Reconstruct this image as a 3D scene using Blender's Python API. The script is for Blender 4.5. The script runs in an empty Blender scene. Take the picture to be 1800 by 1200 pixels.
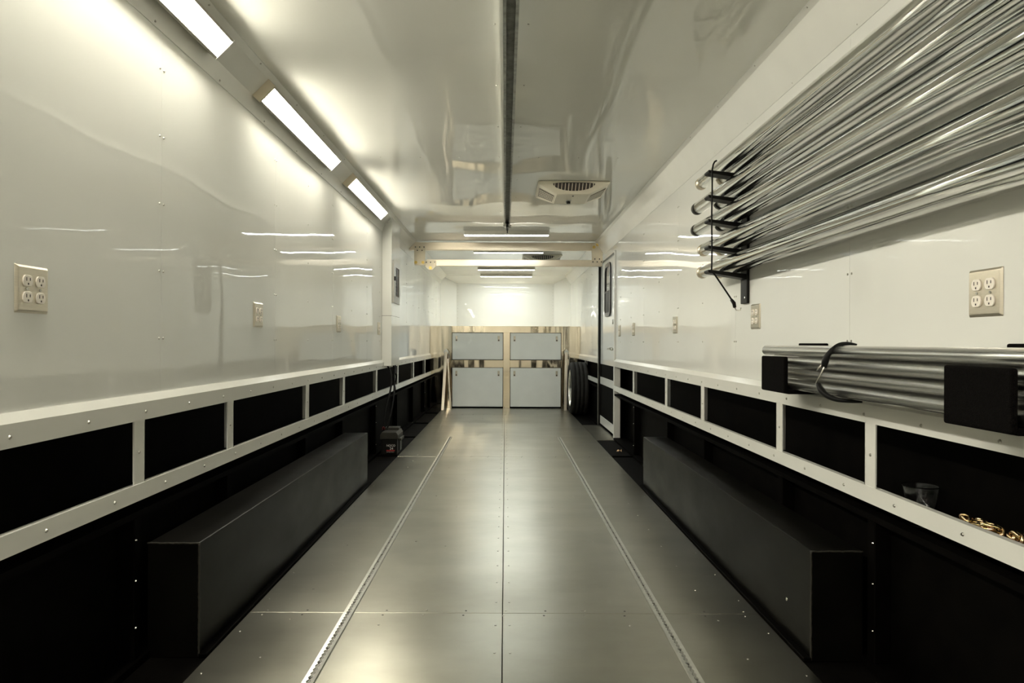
import bpy, bmesh, math, random
from mathutils import Vector, Matrix
random.seed(7)
R = math.radians
scene = bpy.context.scene

# ------------------------------------------------------------------ camera, world, exposure
EYE = 1.035                       # camera height above the aluminium floor
cam_d = bpy.data.cameras.new('camera')
cam_d.sensor_width = 36.0
cam_d.lens = 24.0
cam_d.shift_x = 12 / 1800
cam_d.shift_y = 2 / 1800
cam_d.clip_start = 0.02
cam = bpy.data.objects.new('camera', cam_d)
scene.collection.objects.link(cam)
cam.location = (0, 0, EYE)
cam.rotation_euler = (R(90), R(-0.22), 0)
scene.camera = cam
world = bpy.data.worlds.new('world')
scene.world = world
world.use_nodes = True
world.node_tree.nodes['Background'].inputs[0].default_value = (0.02, 0.02, 0.02, 1)
world.node_tree.nodes['Background'].inputs[1].default_value = 0.0
vs = scene.view_settings
vs.view_transform = 'Standard'
vs.look = 'None'
vs.gamma = 1
vs.use_curve_mapping = False
vs.exposure = 1.9
LAMP_COVE = 17.0                  # radiance of the cove lamps
LAMP_BAR = 12.5                    # radiance of the cross bars at the far end
LAMP_REAR = 17.0                  # ... and behind the camera

# ------------------------------------------------------------------ dimensions
W = 1.19          # half width, wall face
HC = EYE + 1.225  # ceiling
YR = -2.3         # rear end, behind the camera
YC = 10.8         # front of the steel cabinet
YB = 12.8         # upper end wall
FW = 0.976        # half width of the aluminium floor
CAV = 1.32        # outer skin behind the black cavity

# ------------------------------------------------------------------ materials
MATS = {}
def nodes_of(name):
    m = bpy.data.materials.new(name)
    m.use_nodes = True
    nt = m.node_tree
    b = nt.nodes['Principled BSDF']
    MATS[name] = m
    return m, nt, b

def noise(nt, scale, detail=2.0, stretch=None, rough=0.5):
    tc = nt.nodes.new('ShaderNodeTexCoord')
    mp = nt.nodes.new('ShaderNodeMapping')
    nt.links.new(tc.outputs['Object'], mp.inputs['Vector'])
    if stretch:
        mp.inputs['Scale'].default_value = stretch
    n = nt.nodes.new('ShaderNodeTexNoise')
    n.inputs['Scale'].default_value = scale
    n.inputs['Detail'].default_value = detail
    n.inputs['Roughness'].default_value = rough
    nt.links.new(mp.outputs['Vector'], n.inputs['Vector'])
    return n

def ramp(nt, src, c0, c1, p0=0.3, p1=0.7):
    r = nt.nodes.new('ShaderNodeValToRGB')
    r.color_ramp.elements[0].position = p0
    r.color_ramp.elements[1].position = p1
    r.color_ramp.elements[0].color = (*c0, 1)
    r.color_ramp.elements[1].color = (*c1, 1)
    nt.links.new(src, r.inputs['Fac'])
    return r

def bump(nt, b, src, strength, dist):
    bp = nt.nodes.new('ShaderNodeBump')
    bp.inputs['Strength'].default_value = strength
    bp.inputs['Distance'].default_value = dist
    nt.links.new(src, bp.inputs['Height'])
    nt.links.new(bp.outputs['Normal'], b.inputs['Normal'])
    return bp

def mat(name, col, rough=0.5, metal=0.0, var=0.06, vscale=6.0, vstretch=None, bstr=0.0, bscale=40.0,
        bdist=0.01, bstretch=None, rvar=0.0, rscale=8.0, rstretch=None, ior=None, spec=None, bdetail=2.0):
    m, nt, b = nodes_of(name)
    b.inputs['Metallic'].default_value = metal
    b.inputs['Roughness'].default_value = rough
    if ior: b.inputs['IOR'].default_value = ior
    if spec is not None: b.inputs['Specular IOR Level'].default_value = spec
    n = noise(nt, vscale, 4.0, vstretch)
    lo = tuple(max(0, c * (1 - var)) for c in col)
    hi = tuple(min(1, c * (1 + var)) for c in col)
    nt.links.new(ramp(nt, n.outputs['Fac'], lo, hi).outputs['Color'], b.inputs['Base Color'])
    if rvar:
        n2 = noise(nt, rscale, 5.0, rstretch)
        rr = ramp(nt, n2.outputs['Fac'], (max(0.01, rough - rvar),) * 3, (rough + rvar,) * 3)
        nt.links.new(rr.outputs['Color'], b.inputs['Roughness'])
    if bstr:
        n3 = noise(nt, bscale, bdetail, bstretch)
        bump(nt, b, n3.outputs['Fac'], bstr, bdist)
    return m

def emit(name, col, strength):
    m, nt, b = nodes_of(name)
    nt.nodes.remove(b)
    e = nt.nodes.new('ShaderNodeEmission')
    e.inputs['Color'].default_value = (*col, 1)
    e.inputs['Strength'].default_value = strength
    nt.links.new(e.outputs[0], nt.nodes['Material Output'].inputs['Surface'])
    return m

WHITE = mat('gloss_white_panel', (0.76, 0.765, 0.735), 0.012, var=0.015, vscale=2.0, bstr=1.0, bscale=1.5, bdist=0.008, bdetail=0.5, ior=1.5)
CEIL = mat('gloss_white_ceiling', (0.76, 0.76, 0.71), 0.012, var=0.015, vscale=2.0, bstr=1.0, bscale=1.5, bdist=0.008, bdetail=0.5, bstretch=(1.6, 0.8, 1), ior=1.5)
TRIM = mat('white_trim', (0.74, 0.74, 0.70), 0.16, var=0.02)
COVE = mat('white_corner_trim', (0.74, 0.74, 0.70), 0.24, var=0.02)
DOORW = mat('cabinet_white', (0.91, 0.925, 0.89), 0.06, var=0.02, bstr=0.6, bscale=3.0, bdist=0.003)
BLACK = mat('black_paint', (0.0020, 0.0017, 0.0014), 0.6, var=0.4, vscale=12, spec=0.02)
MATB = mat('black_floor', (0.0028, 0.0024, 0.002), 0.6, var=0.4, vscale=9, bstr=0.3, bscale=90, bdist=0.002, spec=0.04)
BOXB = mat('black_steel_box', (0.0030, 0.0027, 0.0020), 0.38, var=0.45, vscale=5, rvar=0.05, rscale=5, rstretch=(1,0.5,1), spec=0.09)
CARPET = mat('black_carpet', (0.0035, 0.003, 0.0028), 0.95, var=0.5, vscale=160, bstr=0.8, bscale=420, bdist=0.004, spec=0.05)
STEEL = mat('polished_steel', (0.84, 0.74, 0.58), 0.06, 1.0, var=0.03, vscale=3, bstr=1.0, bscale=3.0, bdist=0.007, bstretch=(2.2, 1, 0.3), bdetail=0.5)
ALU = mat('aluminium_beam', (0.80, 0.71, 0.58), 0.30, 1.0, var=0.03, vscale=5, vstretch=(1, 8, 8))
PLATE = mat('aluminium_plate', (0.78, 0.70, 0.56), 0.38, 1.0, var=0.08, vscale=9)
CHROME = mat('polished_tube', (0.78, 0.78, 0.74), 0.075, 1.0, var=0.02, vscale=3)
CHROME2 = mat('polished_pole', (0.80, 0.79, 0.74), 0.20, 1.0, var=0.03, vscale=3)
GALV = mat('galvanised_strut', (0.30, 0.30, 0.28), 0.42, 1.0, var=0.3, vscale=25)
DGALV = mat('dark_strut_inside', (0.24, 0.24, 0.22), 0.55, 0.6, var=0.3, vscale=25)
TRACK = mat('aluminium_track', (0.62, 0.62, 0.58), 0.30, 1.0, var=0.08, vscale=30)
NICKEL = mat('satin_plate', (0.62, 0.57, 0.47), 0.34, 1.0, var=0.05, vscale=60, vstretch=(1, 1, 12))
SOCK = mat('white_socket', (0.86, 0.80, 0.72), 0.35, var=0.02)
SLOT = mat('dark_slot', (0.05, 0.04, 0.035), 0.7)
CREAM = mat('cream_plastic', (0.74, 0.69, 0.57), 0.38, var=0.03)
DARK = mat('dark_plastic', (0.005, 0.0045, 0.004), 0.45, var=0.2, spec=0.2)
GREYD = mat('grey_lid', (0.028, 0.026, 0.021), 0.5, var=0.2, spec=0.25)
RUBBER = mat('tire_rubber', (0.013, 0.012, 0.010), 0.75, var=0.35, vscale=18, bstr=0.5, bscale=60, bdist=0.004, spec=0.3)
RIM = mat('wheel_rim', (0.70, 0.68, 0.62), 0.3, 1.0, var=0.06)
BRASS = mat('yellow_zinc_bolt', (0.72, 0.52, 0.16), 0.3, 1.0, var=0.1)
GOLD = mat('yellow_zinc_chain', (0.80, 0.56, 0.26), 0.22, 1.0, var=0.35, vscale=50)
_r = [q for q in GOLD.node_tree.nodes if q.type == 'VALTORGB'][0].color_ramp
_r.elements[0].color = (0.50, 0.46, 0.13, 1); _r.elements[1].color = (0.86, 0.55, 0.42, 1)
SCREW = mat('screw_head', (0.45, 0.44, 0.40), 0.3, 1.0, var=0.2)
DSCREW = mat('dark_screw_head', (0.06, 0.055, 0.05), 0.45, 0.5, var=0.2)
CORD = mat('black_cord', (0.005, 0.005, 0.005), 0.5, var=0.3, spec=0.15)
HOOK = mat('wire_hook', (0.80, 0.79, 0.74), 0.2, 1.0, var=0.05)
HOUS = mat('lamp_housing', (0.50, 0.48, 0.42), 0.35, 0.4, var=0.06)
BREAK = mat('breaker_brown', (0.085, 0.05, 0.035), 0.5, var=0.3, vscale=30)
PGREY = mat('panel_grey', (0.42, 0.41, 0.37), 0.4, var=0.05)
WGLASS = mat('dark_window_glass', (0.012, 0.012, 0.011), 0.04, var=0.2)
WFRAME = mat('window_frame_black', (0.014, 0.013, 0.012), 0.35, var=0.2)
RED = mat('red_print', (0.30, 0.012, 0.01), 0.5)
PRINT = mat('white_print', (0.75, 0.73, 0.70), 0.5)
SCRAP = mat('paper_scrap', (0.62, 0.42, 0.25), 0.7, var=0.25, vscale=40)
REDW = mat('red_wire', (0.10, 0.008, 0.006), 0.4)
E_COVE = emit('lamp_cove', (1.0, 0.945, 0.785), LAMP_COVE)
E_BAR = emit('lamp_bar', (0.95, 1.0, 0.95), LAMP_BAR)
E_REAR = emit('lamp_rear', (1.0, 0.945, 0.80), LAMP_REAR)

# floor: rolled aluminium sheet, brushed across, oil-canned
FLOORM, nt, b = nodes_of('aluminium_floor')
b.inputs['Metallic'].default_value = 1.0
n = noise(nt, 2.5, 6.0, (0.7, 1.2, 1), 0.6)
nt.links.new(ramp(nt, n.outputs['Fac'], (0.30, 0.292, 0.245), (0.385, 0.377, 0.32)).outputs['Color'], b.inputs['Base Color'])
n2 = noise(nt, 1.6, 3.0, (0.5, 2.2, 1), 0.55)
nt.links.new(ramp(nt, n2.outputs['Fac'], (0.285,) * 3, (0.335,) * 3).outputs['Color'], b.inputs['Roughness'])
n3 = noise(nt, 1.6, 1.0, (1.0, 1.4, 1))
bump(nt, b, n3.outputs['Fac'], 1.0, 0.004)
b.inputs['Anisotropic'].default_value = 0.0

# clear plastic cup
CUPM, nt, b = nodes_of('clear_plastic')
b.inputs['Base Color'].default_value = (0.92, 0.93, 0.95, 1)
b.inputs['Roughness'].default_value = 0.06
b.inputs['Transmission Weight'].default_value = 1.0
b.inputs['IOR'].default_value = 1.30
# window glass of the breaker / door stays opaque dark

# ------------------------------------------------------------------ mesh helpers
COL = scene.collection

class MB:
    def __init__(self):
        self.v = []; self.f = []; self.s = []
    def add(self, vs_, fs, smooth=False):
        o = len(self.v)
        self.v += [tuple(p) for p in vs_]
        self.f += [tuple(i + o for i in f) for f in fs]
        self.s += [smooth] * len(fs)
        return self
    def box(self, x0, x1, y0, y1, z0, z1):
        x0, x1 = min(x0, x1), max(x0, x1); y0, y1 = min(y0, y1), max(y0, y1); z0, z1 = min(z0, z1), max(z0, z1)
        p = [(x0, y0, z0), (x1, y0, z0), (x1, y1, z0), (x0, y1, z0), (x0, y0, z1), (x1, y0, z1), (x1, y1, z1), (x0, y1, z1)]
        return self.add(p, [(0, 3, 2, 1), (4, 5, 6, 7), (0, 1, 5, 4), (1, 2, 6, 5), (2, 3, 7, 6), (3, 0, 4, 7)])
    def prism(self, poly, axis, a0, a1):
        """poly: 2-D outline; axis: the axis it is extruded along; the other two axes keep their order"""
        n_ = len(poly)
        def p3(q, a):
            return {'x': (a, q[0], q[1]), 'y': (q[0], a, q[1]), 'z': (q[0], q[1], a)}[axis]
        pts = [p3(q, a0) for q in poly] + [p3(q, a1) for q in poly]
        fs = [tuple(range(n_))[::-1], tuple(range(n_, 2 * n_))]
        for i in range(n_):
            j = (i + 1) % n_
            fs.append((i, j, n_ + j, n_ + i))
        return self.add(pts, fs)
    def cyl(self, p0, p1, r, seg=12, r1=None, smooth=True, cap=True):
        p0, p1 = Vector(p0), Vector(p1)
        r1 = r if r1 is None else r1
        d = (p1 - p0).normalized()
        u = d.orthogonal().normalized(); w = d.cross(u)
        pts = []
        for (c, rr) in ((p0, r), (p1, r1)):
            for k in range(seg):
                a = 2 * math.pi * k / seg
                pts.append(c + u * math.cos(a) * rr + w * math.sin(a) * rr)
        self.add(pts, [(k, (k + 1) % seg, seg + (k + 1) % seg, seg + k) for k in range(seg)], smooth)
        if cap:
            o = len(self.v) - 2 * seg
            self.f += [tuple(o + k for k in range(seg))[::-1], tuple(o + seg + k for k in range(seg))]
            self.s += [False, False]
        return self
    def pipe(self, p0, p1, ro, ri, seg=28):
        p0, p1 = Vector(p0), Vector(p1)
        d = (p1 - p0).normalized(); u = d.orthogonal().normalized(); w = d.cross(u)
        pts = []
        for (c, rr) in ((p0, ro), (p1, ro), (p1, ri), (p0, ri)):
            for k in range(seg):
                a = 2 * math.pi * k / seg
                pts.append(c + u * math.cos(a) * rr + w * math.sin(a) * rr)
        for ring in range(4):
            a, c = ring * seg, ((ring + 1) % 4) * seg
            o = len(self.v) if ring == 0 else o
            if ring == 0:
                self.v += [tuple(p) for p in pts]
            for k in range(seg):
                self.f.append((o + a + k, o + a + (k + 1) % seg, o + c + (k + 1) % seg, o + c + k))
                self.s.append(ring in (0, 2))
        return self
    def lathe(self, prof, origin, axis='z', seg=40, closed=False, smooth=True):
        """prof: (radius, along) pairs turned about the axis through origin"""
        pts = []
        for (r, a) in prof:
            for k in range(seg):
                t = 2 * math.pi * k / seg
                c, s = r * math.cos(t), r * math.sin(t)
                q = {'z': (c, s, a), 'x': (a, c, s), 'y': (c, a, s)}[axis]
                pts.append((q[0] + origin[0], q[1] + origin[1], q[2] + origin[2]))
        n_ = len(prof); fs = []
        for i in range(n_ if closed else n_ - 1):
            j = (i + 1) % n_
            for k in range(seg):
                fs.append((i * seg + k, i * seg + (k + 1) % seg, j * seg + (k + 1) % seg, j * seg + k))
        return self.add(pts, fs, smooth)
    def sweep(self, path, r, seg=8):
        path = [Vector(p) for p in path]
        pts = []; up = None
        for i, p in enumerate(path):
            t = (path[min(i + 1, len(path) - 1)] - path[max(i - 1, 0)]).normalized()
            if up is None: up = t.orthogonal().normalized()
            up = (up - t * up.dot(t)).normalized()
            w = t.cross(up)
            rr = r[i] if isinstance(r, (list, tuple)) else r
            for k in range(seg):
                a = 2 * math.pi * k / seg
                pts.append(p + up * math.cos(a) * rr + w * math.sin(a) * rr)
        fs = []
        for i in range(len(path) - 1):
            for k in range(seg):
                fs.append((i * seg + k, i * seg + (k + 1) % seg, (i + 1) * seg + (k + 1) % seg, (i + 1) * seg + k))
        self.add(pts, fs, True)
        o = len(self.v) - len(pts)
        self.f += [tuple(o + k for k in range(seg))[::-1], tuple(o + len(pts) - seg + k for k in range(seg))]
        self.s += [False, False]
        return self
    def mesh(self, name):
        me = bpy.data.meshes.new(name)
        me.from_pydata(self.v, [], self.f)
        me.polygons.foreach_set('use_smooth', self.s)
        bm = bmesh.new(); bm.from_mesh(me)
        bmesh.ops.recalc_face_normals(bm, faces=bm.faces)
        bm.to_mesh(me); bm.free()
        return me
    def build(self, name, m, parent=None, bevel=0.0, seg=2):
        me = self.mesh(name)
        if bevel:
            bm = bmesh.new(); bm.from_mesh(me)
            es = [e for e in bm.edges if len(e.link_faces) == 2 and e.calc_face_angle(0) > 0.6]
            bmesh.ops.bevel(bm, geom=es, offset=bevel, segments=seg, affect='EDGES', profile=0.5, clamp_overlap=True)
            bm.to_mesh(me); bm.free()
        me.materials.append(m)
        return link(name, me, parent)

def link(name, data, parent=None):
    o = bpy.data.objects.new(name, data)
    COL.objects.link(o)
    if parent is not None:
        o.parent = parent
        o.matrix_parent_inverse = parent_matrix(parent).inverted()
    return o

def parent_matrix(o):
    m = Matrix.LocRotScale(o.location, o.rotation_euler, o.scale)
    if o.parent is not None:
        m = parent_matrix(o.parent) @ o.matrix_parent_inverse @ m
    return m

def tag(o, label, cat, group=None):
    o['label'] = label; o['category'] = cat
    if group: o['group'] = group
    return o

def thing(name, label, cat, loc=(0, 0, 0), group=None):
    o = bpy.data.objects.new(name, None)
    o.empty_display_size = 0.1
    COL.objects.link(o); o.location = loc
    return tag(o, label, cat, group)

def struct(o):
    o['kind'] = 'structure'; return o

def stuff(o):
    o['kind'] = 'stuff'; return o

def copy_tree(o, parent=None):
    c = o.copy(); COL.objects.link(c)
    if parent is not None:
        inv = o.matrix_parent_inverse.copy()
        c.parent = parent
        c.matrix_parent_inverse = inv
    for ch in list(o.children): copy_tree(ch, c)
    return c

def dots(pts, axis, r=0.006, h=0.003, seg=8):
    """small domed screw heads, joined"""
    mb = MB()
    a = Vector(axis)
    for p in pts:
        p = Vector(p)
        mb.cyl(p - a * 0.002, p + a * h, r, seg, r * 0.55, smooth=False)
    return mb

# ------------------------------------------------------------------ the setting: floor
floor = struct(MB().box(-CAV, CAV, YR, YB, -0.09, -0.030).build('floor', BLACK))
fy = [YR, -0.99, 2.613, 6.19, 9.80, YC]
GAP = 0.0012
for i in range(len(fy) - 1):
    for (x0, x1) in ((-FW, -0.006), (-0.006, FW)):
        MB().box(x0 + GAP, x1 - GAP, fy[i] + GAP, fy[i + 1] - GAP, -0.012, 0.0).build('floor_panel', FLOORM, floor, 0.0012, 1)
# dark backing in the joints, black strips outside the sheets, folded edge of the sheets
MB().box(-FW, FW, YR, YC, -0.030, -0.012).build('subfloor', BLACK, floor)
for s in (-1, 1):
    MB().box(s * FW, s * CAV, YR, YB, -0.030, -0.006).build('side_strip', MATB, floor)
MB().box(FW + 0.001, 1.20, 7.27, 8.60, -0.006, 0.001).build('threshold_plate', FLOORM, floor)
pts, dpts = [], []
y = -0.4
while y < 10.7:
    for x in (-0.032, 0.020): pts.append((x, y, 0))
    y += 0.223
for s in (-1, 1):
    y = -0.35
    while y < 10.6:
        pts.append((s * 0.945, y, 0)); pts.append((s * 0.80, y + 0.11, 0))
        y += 0.31
    for k in range(12):
        pts.append((s * 0.30, 0.15 + k * 0.83, 0)); pts.append((s * 0.46, 0.4 + k * 1.05, 0))
for yy in (2.613, 6.19, 9.80):
    for k in range(13):
        x = -0.92 + k * 0.153
        tgt = pts if k % 2 == 0 else dpts
        tgt += [(x, yy - 0.022, 0), (x + 0.008, yy + 0.022, 0)]
stuff(dots(pts, (0, 0, 1), 0.0055, 0.0022).build('screw_heads', SCREW, floor))
stuff(dots(dpts, (0, 0, 1), 0.0065, 0.001).build('plug_screws', DSCREW, floor))

# ------------------------------------------------------------------ ceiling
ceiling = struct(MB().box(-W - 0.1, W + 0.1, YR, YB + 0.1, HC, HC + 0.05).build('ceiling', CEIL))
pts = []
y = -0.5
while y < 12.3:
    pts += [(-0.045, y, HC), (0.085, y, HC)]
    y += 0.625
for yy in (0.77, 4.52, 6.95, 9.1, 11.6):
    x = -0.83
    while x < 0.9:
        pts.append((x, yy, HC)); x += 0.262
stuff(dots(pts, (0, 0, -1), 0.0055, 0.003).build('screw_heads', SCREW, ceiling))

# ------------------------------------------------------------------ side walls
POST_Y = [-1.3, -0.1, 1.06, 2.19, 2.915, 4.05, 4.965, 6.23, 7.47, 8.75, 10.0]
Z = lambda h: EYE + h
SEAMS = [YR, -1.15, 0.02, 1.19, 2.36, 3.53, 4.70, 5.87, 7.04, 8.21, 9.38, 10.55, 11.72, YB]
DOOR0, DOOR1 = 7.33, 8.64
def side_wall(s):
    name = 'wall_left' if s < 0 else 'wall_right'
    wall = struct(MB().box(s * CAV, s * (CAV + 0.03), YR, YB, -0.03, Z(1.30)).build(name, BLACK))
    # glossy white sheets
    pts = []
    for i in range(len(SEAMS) - 1):
        y0, y1 = SEAMS[i], SEAMS[i + 1]
        spans = [(y0, y1)]
        if s > 0:
            spans = []
            for (a, c) in ((y0, min(y1, DOOR0)), (max(y0, DOOR1), y1)):
                if c - a > 0.02: spans.append((a, c))
        for (a, c) in spans:
            zb = Z(-0.20)
            MB().box(s * W, s * (W + 0.02), a + 0.0007, c - 0.0007, zb, Z(1.22)).build('panel', WHITE, wall)
        if i and not (s > 0 and DOOR0 - 0.1 < y0 < DOOR1 + 0.1):
            for k in range(-1, 6):
                h = 0.01 + 0.232 * k
                if h < -0.16 or (y0 > YC and h < 0.3): continue
                for dy in (-0.014, 0.014): pts.append((s * W, y0 + dy, Z(h)))
        ym = (y0 + y1) / 2
        if 3.6 < ym and not (s > 0 and DOOR0 - 0.1 < ym < DOOR1 + 0.1):
            for k in range(0, 5):
                h = 0.01 + 0.232 * k
                if ym < YC or h > 0.3: pts.append((s * W, ym, Z(h)))
    if s > 0:
        MB().box(W, W + 0.02, DOOR0, DOOR1, Z(1.0), Z(1.22)).build('door_header', WHITE, wall)
    stuff(dots(pts, (-s, 0, 0), 0.0055, 0.003).build('screw_heads', SCREW, wall))
    # runs of trim, interrupted by the door
    runs = [(YR, YC)] if s < 0 else [(YR, DOOR0), (DOOR1, YC)]
    pts = []
    for (a, c) in runs:
        up = [(s * (W + 0.001), Z(-0.172)), (s * (W - 0.004), Z(-0.172)), (s * (W - 0.022), Z(-0.196)), (s * (W - 0.022), Z(-0.254)),
              (s * (W + 0.03), Z(-0.254)), (s * (W + 0.03), Z(-0.25)), (s * (W + 0.001), Z(-0.25))]
        MB().prism(up, 'y', a, c).build('upper_rail', TRIM, wall)
        lo = [(s * (W - 0.022), Z(-0.510)), (s * (W - 0.022), Z(-0.456)), (s * (W - 0.002), Z(-0.456)), (s * (W - 0.002), Z(-0.460)),
              (s * (W - 0.018), Z(-0.460)), (s * (W - 0.018), Z(-0.510))]
        MB().prism(lo, 'y', a, c).build('lower_rail', TRIM, wall)
        y = a + 0.25
        while y < c:
            pts.append((s * (W - 0.022), y, Z(-0.228)))
            pts.append((s * (W - 0.022), y + 0.13, Z(-0.484)))
            y += 0.305
        # cavity: shelf behind the lower rail, header above the opening
        MB().box(s * (W - 0.016), s * CAV, a, c, Z(-0.565), Z(-0.545)).build('cavity_shelf', BLACK, wall)
        MB().box(s * (W + 0.022), s * CAV, a, c, Z(-0.245), Z(-0.20)).build('cavity_header', BLACK, wall)
        MB().box(s * 1.165, s * CAV, a, c, -0.006, 0.018).build('bottom_sill', BLACK, wall)
    for py in POST_Y:
        if s > 0 and DOOR0 - 0.05 < py < DOOR1 + 0.13: continue
        mb = MB().box(s * (W - 0.019), s * (W - 0.015), py - 0.033, py + 0.033, Z(-0.462), Z(-0.250))
        mb.box(s * (W - 0.019), s * (W + 0.02), py + 0.029, py + 0.033, Z(-0.458), Z(-0.254))
        mb.build('post', TRIM, wall)
        pts.append((s * (W - 0.019), py - 0.004, Z(-0.355)))
        MB().box(s * (W - 0.014), s * CAV, py - 0.022, py + 0.022, 0.018, Z(-0.565)).build('rib', BLACK, wall, 0.003, 1)
        if not (2.0 < py < 5.2):
            MB().box(s * (FW + 0.004), s * (W - 0.016), py - 0.006, py + 0.006, -0.006, 0.006).build('floor_rib', BLACK, wall, 0.002, 1)
        # black panel set back between the ribs
    ys = [YR] + POST_Y + [YC]
    for a, c in zip(ys[:-1], ys[1:]):
        if s > 0 and c > DOOR0 and a < DOOR1: continue
        MB().box(s * (W + 0.035), s * (W + 0.05), a + 0.03, c - 0.03, 0.02, Z(-0.565)).build('kick_panel', BLACK, wall)
    stuff(dots(pts, (-s, 0, 0), 0.0065, 0.0035).build('trim_screws', SCREW, wall))
    pts = [(s * (W - 0.014), 2.19 - 0.012, z) for z in (0.12, 0.27, 0.40)] + \
          [(s * (W - 0.014), py, z) for py in (6.23, 10.0) for z in (0.1, 0.3, 0.45)]
    stuff(dots(pts, (-s, 0, 0), 0.005, 0.004).build('rib_screws', HOOK, wall))
    return wall
wall_l = side_wall(-1)
wall_r = side_wall(1)

# sloped corner trims between wall and ceiling
def cove(s, n_):
    p = [(s * (W + 0.001), Z(1.066)), (s * (W - 0.0025), Z(1.066)), (s * (W - 0.024), Z(1.135)), (s * 1.095, HC - 0.019),
         (s * 1.068, HC - 0.0025), (s * 1.068, HC + 0.001), (s * 1.11, HC + 0.001), (s * (W + 0.001), Z(1.15))]
    if s > 0:
        p[2] = (s * 1.144, Z(1.1362)); p[3] = (s * 1.10, HC - 0.019); p[4] = (s * 1.082, HC - 0.0025); p[5] = (s * 1.082, HC + 0.001)
    t = struct(MB().prism(p, 'y', YR, YB - 0.3).build('trim_%d' % n_, COVE))
    pts = []
    y = -0.3
    while y < 12.4:
        pts.append((s * (W - 0.006), y, Z(1.078))); pts.append((s * (p[4][0] * s + 0.008), y + 0.17, HC - 0.007)); y += 0.52
    stuff(dots(pts, (-s * .7, 0, -.7), 0.005, 0.004).build('screw_heads', SCREW, t))
    return t
cove(-1, 1); cove(1, 2)

# rear wall behind the camera
wr = struct(MB().box(-CAV - 0.02, CAV + 0.02, YR - 0.05, YR, -0.05, HC + 0.05).build('wall_rear', WHITE))

# upper end wall with sloped corners
wb = struct(MB().box(-CAV, CAV, YB + 0.02, YB + 0.06, 0, HC + 0.05).build('wall_back', WHITE))
MB().box(-0.93, 0.93, YB, YB + 0.02, Z(0.2), HC - 0.10).build('panel', WHITE, wb)
for s in (-1, 1):
    MB().prism([(s * (W + 0.001), YB - 0.33), (s * (W + 0.001), YB + 0.02), (s * 0.915, YB + 0.02), (s * 0.915, YB - 0.004)], 'z', Z(0.2), HC - 0.001).build('corner_panel', WHITE, wb)
MB().prism([(YB - 0.33, HC - 0.001), (YB + 0.01, HC - 0.001), (YB + 0.01, HC - 0.12), (YB - 0.005, HC - 0.12)], 'x', -W, W).build('sloped_head', WHITE, wb)
pts = [(s * 0.89, YB, Z(0.28 + 0.06 * k)) for s in (-1, 1) for k in range(14)]
stuff(dots(pts, (0, -1, 0), 0.006, 0.003).build('screw_heads', SCREW, wb))

# ------------------------------------------------------------------ entry door in the right wall
door = struct(MB().box(W + 0.012, W + 0.05, DOOR0 + 0.09, DOOR1 - 0.05, Z(-0.26), Z(0.985)).build('door_1', WHITE))
dx = W + 0.012
MB().box(dx, W + 0.05, DOOR0 + 0.09, DOOR1 - 0.05, 0.025, Z(-0.262)).build('black_inset', BLACK, door)
for (z0, z1) in ((Z(-0.510), Z(-0.42)), (0.03, 0.13)):
    MB().box(dx - 0.006, dx, DOOR0 + 0.10, DOOR1 - 0.06, z0, z1).build('cross_rail', TRIM, door, 0.002, 1)
MB().box(W - 0.020, W + 0.05, DOOR0 + 0.005, DOOR0 + 0.052, 0.001, Z(1.0)).build('jamb', TRIM, door, 0.003, 1)
MB().box(W - 0.008, W + 0.05, DOOR0 + 0.052, DOOR0 + 0.09, 0.001, Z(0.99)).build('gasket', DARK, door)
MB().box(W - 0.014, W + 0.05, DOOR1 - 0.05, DOOR1 - 0.024, 0.001, Z(1.0)).build('gasket', DARK, door)
MB().box(W - 0.020, W + 0.05, DOOR1 - 0.024, DOOR1 - 0.002, 0.001, Z(1.0)).build('jamb', TRACK, door, 0.003, 1)
MB().box(W - 0.012, W + 0.05, DOOR0 + 0.052, DOOR1 - 0.05, Z(0.985), Z(1.003)).build('head_jamb', PGREY, door)
def rrect(y0, y1, z0, z1, r, n_=6):
    out = []
    for (cy, cz, a0) in ((y1 - r, z1 - r, 0), (y0 + r, z1 - r, 90), (y0 + r, z0 + r, 180), (y1 - r, z0 + r, 270)):
        for k in range(n_ + 1):
            a = R(a0 + 90 * k / n_)
            out.append((cy + r * math.cos(a), cz + r * math.sin(a)))
    return out
wy0, wy1, wz0, wz1 = 7.74, 8.20, Z(0.31), Z(0.93)
outer = rrect(wy0, wy1, wz0, wz1, 0.10); inner = rrect(wy0 + 0.045, wy1 - 0.045, wz0 + 0.045, wz1 - 0.045, 0.06)
mb = MB(); n_ = len(outer)
x0, x1 = dx - 0.016, dx + 0.004
P = [(x0, *q) for q in outer] + [(x0, *q) for q in inner] + [(x1, *q) for q in outer] + [(x1, *q) for q in inner]
F = []
for i in range(n_):
    j = (i + 1) % n_
    F += [(i, j, n_ + j, n_ + i), (2 * n_ + i, 2 * n_ + j, j, i), (n_ + i, n_ + j, 3 * n_ + j, 3 * n_ + i)]
mb.add(P, F); win = mb.build('window', WFRAME, door)
MB().box(dx - 0.013, dx + 0.002, wy0 + 0.04, wy1 - 0.04, Z(0.585), Z(0.61)).build('meeting_rail', GREYD, win)
MB().box(dx - 0.004, dx - 0.001, wy0 + 0.03, wy1 - 0.03, Z(0.60), wz1 - 0.03).build('pane', WGLASS, win)
MB().box(dx - 0.008, dx - 0.004, wy0 + 0.03, wy1 - 0.03, wz0 + 0.03, Z(0.59)).build('pane', GREYD, win)
hd = MB().cyl((dx, 7.53, Z(-0.065)), (dx - 0.045, 7.53, Z(-0.065)), 0.018, 12)
hd.box(dx - 0.055, dx - 0.040, 7.50, 7.66, Z(-0.075), Z(-0.052)).build('lever_handle', TRACK, door)
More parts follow.
